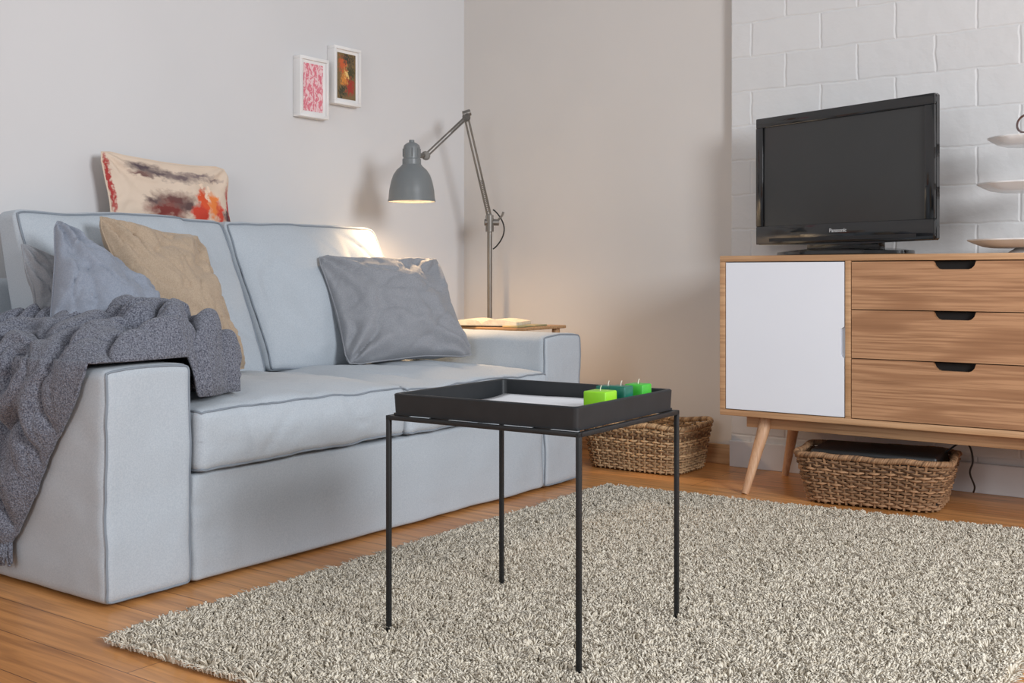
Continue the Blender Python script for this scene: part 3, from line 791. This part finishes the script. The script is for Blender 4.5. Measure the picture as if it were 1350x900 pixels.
# ---------------------------------------------------------------- floor lamp
PX, PY = -2.916, 3.85
fl = empty('floor_lamp', (PX, PY, 0), 'grey metal adjustable floor lamp, switched on, by the sofa arm', 'lamp')
bm = bmesh.new(); add_lathe(bm, [(0.0001, 0), (0.13, 0), (0.132, .006), (0.128, .016), (0.03, .024), (0.018, .04), (0.0001, .041)], (PX, PY, 0), n=48)
finish(bm, 'lamp_base', M_lamp, parent=fl)
bm = bmesh.new(); add_tube(bm, [(PX, PY, .03), (PX, PY, .5), (PX, PY, .93)], 0.011, 14)
finish(bm, 'pole', M_lampmetal, parent=fl)
Jt = Vector((PX, PY, 0.955)); El = Vector((-2.925, 3.70, 1.390)); Hd = Vector((-2.834, 3.331, 1.192)); SC = Vector((-2.826, 3.239, 1.008)); SS = 0.962
bm = bmesh.new()
add_tube(bm, [(PX, PY, .915), (PX, PY, .985)], 0.018, 14)
add_tube(bm, [(PX-.016, PY-.016, .955), (PX+.028, PY+.028, .955)], 0.014, 12)
add_tube(bm, [(PX+.02, PY+.02, .955), (PX+.045, PY+.03, .985), (PX+.05, PY+.032, 1.0)], 0.005, 8)
finish(bm, 'joint', M_lampmetal, parent=fl)
side = Vector((0.809, 0.588, 0)); fwd = Vector((-.588, .809, 0))
def arm(p, q, sep, r, name):
    bm = bmesh.new()
    d = (q-p).normalized(); nn = d.cross(fwd).normalized()
    for s in (-1, 1):
        add_tube(bm, [p+nn*sep*s, q+nn*sep*s], r, 10)
    for t in (0.0, 1.0):
        c_ = p.lerp(q, t); add_tube(bm, [c_-fwd*.014, c_+fwd*.014], 0.017, 14)
    a = p.lerp(q, .05); b = p.lerp(q, .38); m_ = []
    u1 = nn; u2 = d.cross(nn)
    for k in range(150):
        t = k/149; m_.append(a.lerp(b, t)+(u1*math.cos(t*2*math.pi*18)+u2*math.sin(t*2*math.pi*18))*0.0065)
    add_tube(bm, m_, 0.0013, 5)
    return finish(bm, name, M_lampmetal, parent=fl)
arm(Jt+Vector((0, 0, .02)), El, 0.0075, 0.0042, 'lower_arm')
arm(El, Hd, 0.006, 0.0036, 'upper_arm')
bm = bmesh.new()
add_tube(bm, [El+Vector((-.01, -.01, .012)), El+Vector((.012, .012, .022))], 0.014, 12)
finish(bm, 'elbow_knob', M_lampmetal, parent=fl)
bm = bmesh.new()
add_tube(bm, [Hd, SC+Vector((0, .02, .178))], 0.010, 10)
add_tube(bm, [Hd-fwd*.02, Hd+fwd*.02], 0.015, 12)
finish(bm, 'swivel', M_lampmetal, parent=fl)
bm = bmesh.new()
pr = [(0.0005, .245), (0.010, .245), (0.011, .236), (0.020, .232), (0.030, .224), (0.033, .215), (0.033, .172), (0.037, .168), (0.037, .148), (0.044, .140),
      (0.060, .126), (0.073, .106), (0.082, .080), (0.089, .045), (0.092, .012), (0.0945, .004), (0.0945, .0), (0.091, .001), (0.087, .045), (0.079, .080), (0.070, .104), (0.057, .122), (0.040, .136), (0.0005, .140)]
add_lathe(bm, [(a*SS, b*SS) for a, b in pr], SC, n=56)
for k in range(8):
    a = 2*math.pi*k/8
    add_box(bm, Vector((SC.x+.032*math.cos(a)-.002, SC.y+.032*math.sin(a)-.002, SC.z+.171)), Vector((SC.x+.032*math.cos(a)+.002, SC.y+.032*math.sin(a)+.002, SC.z+.202)))
finish(bm, 'lamp_shade', M_lamp, parent=fl, label='grey bell-shaped metal shade')
M_bulb, nt, p = new_mat('bulb_glow'); p.inputs['Emission Color'].default_value = (1, .72, .42, 1); p.inputs['Emission Strength'].default_value = 5
bm = bmesh.new(); add_lathe(bm, [(0.0005, .048), (.012, .050), (.021, .058), (.026, .075), (.022, .092), (.014, .105), (.014, .132), (0.0005, .133)], SC, n=24)
finish(bm, 'bulb', M_bulb, parent=fl)
bm = bmesh.new(); pts = []
for k in range(25):
    t = k/24; a = t*math.pi
    pts.append(Vector((PX+.012, PY+.008, 1.01-.17*t))+side*0.048*math.sin(a)**0.8)
add_tube(bm, pts, 0.003, 8)
finish(bm, 'cable', M_cable, parent=fl)
ld = bpy.data.lights.new('lamp_light', 'SPOT'); ld.energy = 28; ld.color = (1, .66, .36); ld.shadow_soft_size = 0.045
ld.spot_size = math.radians(164); ld.spot_blend = 0.8
lo_ = bpy.data.objects.new('lamp_light', ld); lo_.location = SC+Vector((0, 0, .026)); scene.collection.objects.link(lo_)
lo_.parent = fl; lo_.matrix_parent_inverse = EMAT[fl.name].inverted()

# ---------------------------------------------------------------- side table behind sofa arm + books
st_ = empty('side_table', (-2.67, 3.58, 0), 'small wooden side table beside the sofa arm', 'table')
M_stw = wood('side_table_wood', C(190, 150, 108), C(172, 130, 90), C(150, 110, 74), 'x', 3)
bm = bmesh.new(); add_box(bm, (-2.88, 3.40, .518), (-2.45, 3.74, .53), 0.003)
finish(bm, 'table_top', M_stw, parent=st_)
for x in (-2.85, -2.48):
    for y in (3.43, 3.71):
        bm = bmesh.new(); add_tube(bm, [(x, y, .518), (x, y, 0)], [0.016, 0.011], 12); finish(bm, 'leg', M_stw, parent=st_)
ob = empty('open_book', (-2.65, 3.50, .531), 'open book with cream pages on the side table', 'book', rotz=0.3)
bm = bmesh.new(); nx, ny = 24, 4; top = {}; bot = {}
for i in range(nx+1):
    for j in range(ny+1):
        x = -.14+.28*i/nx; y = -.09+.18*j/ny; a = abs(x)/.14
        z = 0.008+0.018*math.sin(min(1, a**.7*1.02)*math.pi)**.7*(1-.35*a)+0.010*a
        top[i, j] = bm.verts.new((x, y, z)); bot[i, j] = bm.verts.new((x, y, 0.0045))
for i in range(nx):
    for j in range(ny):
        bm.faces.new((top[i, j], top[i+1, j], top[i+1, j+1], top[i, j+1])); bm.faces.new((bot[i, j], bot[i, j+1], bot[i+1, j+1], bot[i+1, j]))
for i in range(nx):
    bm.faces.new((top[i, 0], bot[i, 0], bot[i+1, 0], top[i+1, 0])); bm.faces.new((top[i, ny], top[i+1, ny], bot[i+1, ny], bot[i, ny]))
for j in range(ny):
    bm.faces.new((top[0, j], top[0, j+1], bot[0, j+1], bot[0, j])); bm.faces.new((top[nx, j], bot[nx, j], bot[nx, j+1], top[nx, j+1]))
finish(bm, 'pages', M_bookp, parent=ob, local=True, angle=50)
bm = bmesh.new(); add_box(bm, (-.150, -.098, 0), (.150, .098, .0044), 0.001); finish(bm, 'book_cover', M_bookc, parent=ob, local=True, smooth=False, label='dark book cover')
bm = bmesh.new(); add_box(bm, (-2.53, 3.42, .531), (-2.46, 3.62, .537), 0.001)
finish(bm, 'magazine', M_maga, label='thin magazine lying on the side table', category='magazine')

# ---------------------------------------------------------------- pictures on the left wall
def picture(y0, y1, z0, z1, art, label):
    e = empty('picture_frame', (XL, (y0+y1)/2, z0), label, 'picture', group='small framed prints on the wall')
    x0, x1 = XL+.001, XL+.042; b = 0.024
    bm = bmesh.new()
    add_box(bm, (x0, y0, z0), (x1, y1, z0+.012), .001); add_box(bm, (x0, y0, z1-.012), (x1, y1, z1), .001)
    add_box(bm, (x0, y0, z0+.012), (x1, y0+.012, z1-.012), .001); add_box(bm, (x0, y1-.012, z0+.012), (x1, y1, z1-.012), .001)
    add_box(bm, (x0, y0+.012, z0+.012), (x1-.010, y1-.012, z1-.012), 0)
    finish(bm, 'frame', M_whiteframe, parent=e)
    bm = bmesh.new(); uvl = bm.loops.layers.uv.new('UVMap')
    xx = x1-.009; q = [(xx, y0+b, z0+b), (xx, y1-b, z0+b), (xx, y1-b, z1-b), (xx, y0+b, z1-b)]
    fc = bm.faces.new([bm.verts.new(v) for v in q])
    for lp, uv in zip(fc.loops, ((0, 0), (1, 0), (1, 1), (0, 1))): lp[uvl].uv = uv
    finish(bm, 'artwork', art, parent=e, smooth=False, recalc=False)
picture(2.955, 3.105, 1.330, 1.560, M_art1, 'white box frame with a pink and red patterned print')
picture(3.135, 3.285, 1.400, 1.628, M_art2, 'white box frame with an orange and green floral print')

# ---------------------------------------------------------------- wicker baskets
def rrect(a, b, r, N):
    pts = []
    for cx_, cy_, a0 in ((a-r, b-r, 0), (-a+r, b-r, 90), (-a+r, -b+r, 180), (a-r, -b+r, 270)):
        for k in range(13):
            an = math.radians(a0+90*k/12); pts.append(Vector((cx_+r*math.cos(an), cy_+r*math.sin(an), 0)))
    pts.append(pts[0]); L_ = [0]
    for i in range(1, len(pts)): L_.append(L_[-1]+(pts[i]-pts[i-1]).length)
    out = []; j = 0
    for k in range(N):
        t = L_[-1]*k/N
        while L_[j+1] < t: j += 1
        out.append(pts[j].lerp(pts[j+1], (t-L_[j])/max(1e-9, L_[j+1]-L_[j])))
    return out
def basket(loc, rz, a, b, H, flare, m, label, sd, rows=11):
    e = empty('wicker_basket', loc, label, 'basket', rotz=rz)
    Sn = 56; per = 6; N = Sn*per; bm = bmesh.new()
    base = rrect(a, b, .07, N); nrm = []
    for i in range(N):
        t = (base[(i+1) % N]-base[i-1]).normalized(); nrm.append(Vector((t.y, -t.x, 0)))
    def lev(z): return 1-flare*(1-z/H)
    for r in range(rows):
        z = .012+(H-.022)*r/(rows-1); pts = []
        for i in range(N):
            ph = math.pi*i/per+math.pi*(r % 2)
            p = Vector((base[i].x*lev(z), base[i].y*(1-flare*1.2*(1-z/H)), 0))+nrm[i]*(0.0052*math.sin(ph))
            sag = 0.010*noise.noise(Vector((base[i].x*8+sd, base[i].y*8, r*.2)))
            p.z = z+sag*(z/H)+0.003*noise.noise(Vector((i*.3, r, sd)))
            pts.append(p)
        add_tube(bm, pts, H/(rows-1)*0.42, 6, closed=True)
    for k in range(Sn):
        i = k*per+per//2
        pts = []
        for q in range(7):
            z = .004+(H+.006)*q/6
            pts.append(Vector((base[i].x*lev(z), base[i].y*(1-flare*1.2*(1-z/H)), z)))
        add_tube(bm, pts, 0.0042, 6)
    vsb = [bm.verts.new((base[i].x*(1-flare), base[i].y*(1-flare*1.2), .006)) for i in range(N)]; bm.faces.new(vsb)
    finish(bm, 'basket_body', m, parent=e, local=True)
    bm = bmesh.new()
    for s in range(3):
        pts = []
        for i in range(N*2):
            b0 = base[(i//2) % N]; n0 = nrm[(i//2) % N]; ph = 2*math.pi*round(Sn*1.2)*i/(N*2)+s*2*math.pi/3
            if i % 2: b0 = (b0+base[(i//2+1) % N])/2
            sag = 0.012*noise.noise(Vector((b0.x*8+sd, b0.y*8, rows*.2)))
            pts.append(b0+n0*.006*math.cos(ph)+Vector((0, 0, H+sag+.006+.005*math.sin(ph))))
        add_tube(bm, pts, 0.0052, 6, closed=True)
    finish(bm, 'basket_rim', m, parent=e, local=True)
    return e
basket((-2.095, 3.76, 0), 0.0, 0.215, 0.155, 0.168, 0.13, M_wick1, 'light wicker basket on the floor beside the sofa', 3, rows=16)
basket((-1.175, 3.62, 0), math.radians(7), 0.235, 0.155, 0.150, 0.16, M_wick2, 'brown wicker basket with black lid item under the sideboard', 9, rows=15)
mp_ = empty('media_player', (-1.17, 3.625, .0), 'flat black electronic box resting inside the wicker basket', 'electronics', rotz=math.radians(7))
bm = bmesh.new(); add_box(bm, (-.195, -.115, .012), (.195, .115, .172), .012, 4)
finish(bm, 'player_body', M_player, parent=mp_, local=True)
bm = bmesh.new()
cpts = [(.19, .06, .16), (.235, .07, .196), (.262, .075, .188), (.272, .08, .14), (.262, .09, .10), (.27, .14, .05), (.26, .2, .02)]
xs = []
for k in range(40):
    t = k/39; xs.append(Vector([cr([c_[i] for c_ in cpts], t) for i in range(3)]))
add_tube(bm, xs, .003, 8); finish(bm, 'cable', M_cable, parent=mp_, local=True)

# ---------------------------------------------------------------- light
w = bpy.data.worlds.new('World'); scene.world = w; w.use_nodes = True
bg = w.node_tree.nodes['Background']; bg.inputs['Color'].default_value = (0.95, 0.96, 1.0, 1); bg.inputs['Strength'].default_value = 0.38
def area(name, loc, target, sx, sy, e, col):
    l = bpy.data.lights.new(name, 'AREA'); l.shape = 'RECTANGLE'; l.size = sx; l.size_y = sy; l.energy = e; l.color = col
    o = bpy.data.objects.new(name, l); o.location = loc
    o.rotation_euler = (Vector(target)-Vector(loc)).to_track_quat('-Z', 'Y').to_euler(); scene.collection.objects.link(o)
area('window_light', (2.2, 1.25, 1.85), (-2.4, 2.5, 0.6), 1.1, 1.2, 150, (0.91, 0.95, 1.0))
area('window_light_two', (-0.6, -2.2, 1.7), (-2.2, 3.0, 0.7), 1.4, 1.4, 42, (0.95, 0.97, 1.0))

# ---------------------------------------------------------------- camera
cam = bpy.data.cameras.new('camera'); cam.sensor_width = 36; cam.sensor_fit = 'HORIZONTAL'; cam.lens = 36*1480/1350
cam.shift_y = -88/1350; cam.clip_start = 0.05
co_ = bpy.data.objects.new('camera', cam); co_.location = (0, 0, 0.73); co_.rotation_euler = (math.pi/2, 0, math.radians(36.0))
scene.collection.objects.link(co_); scene.camera = co_
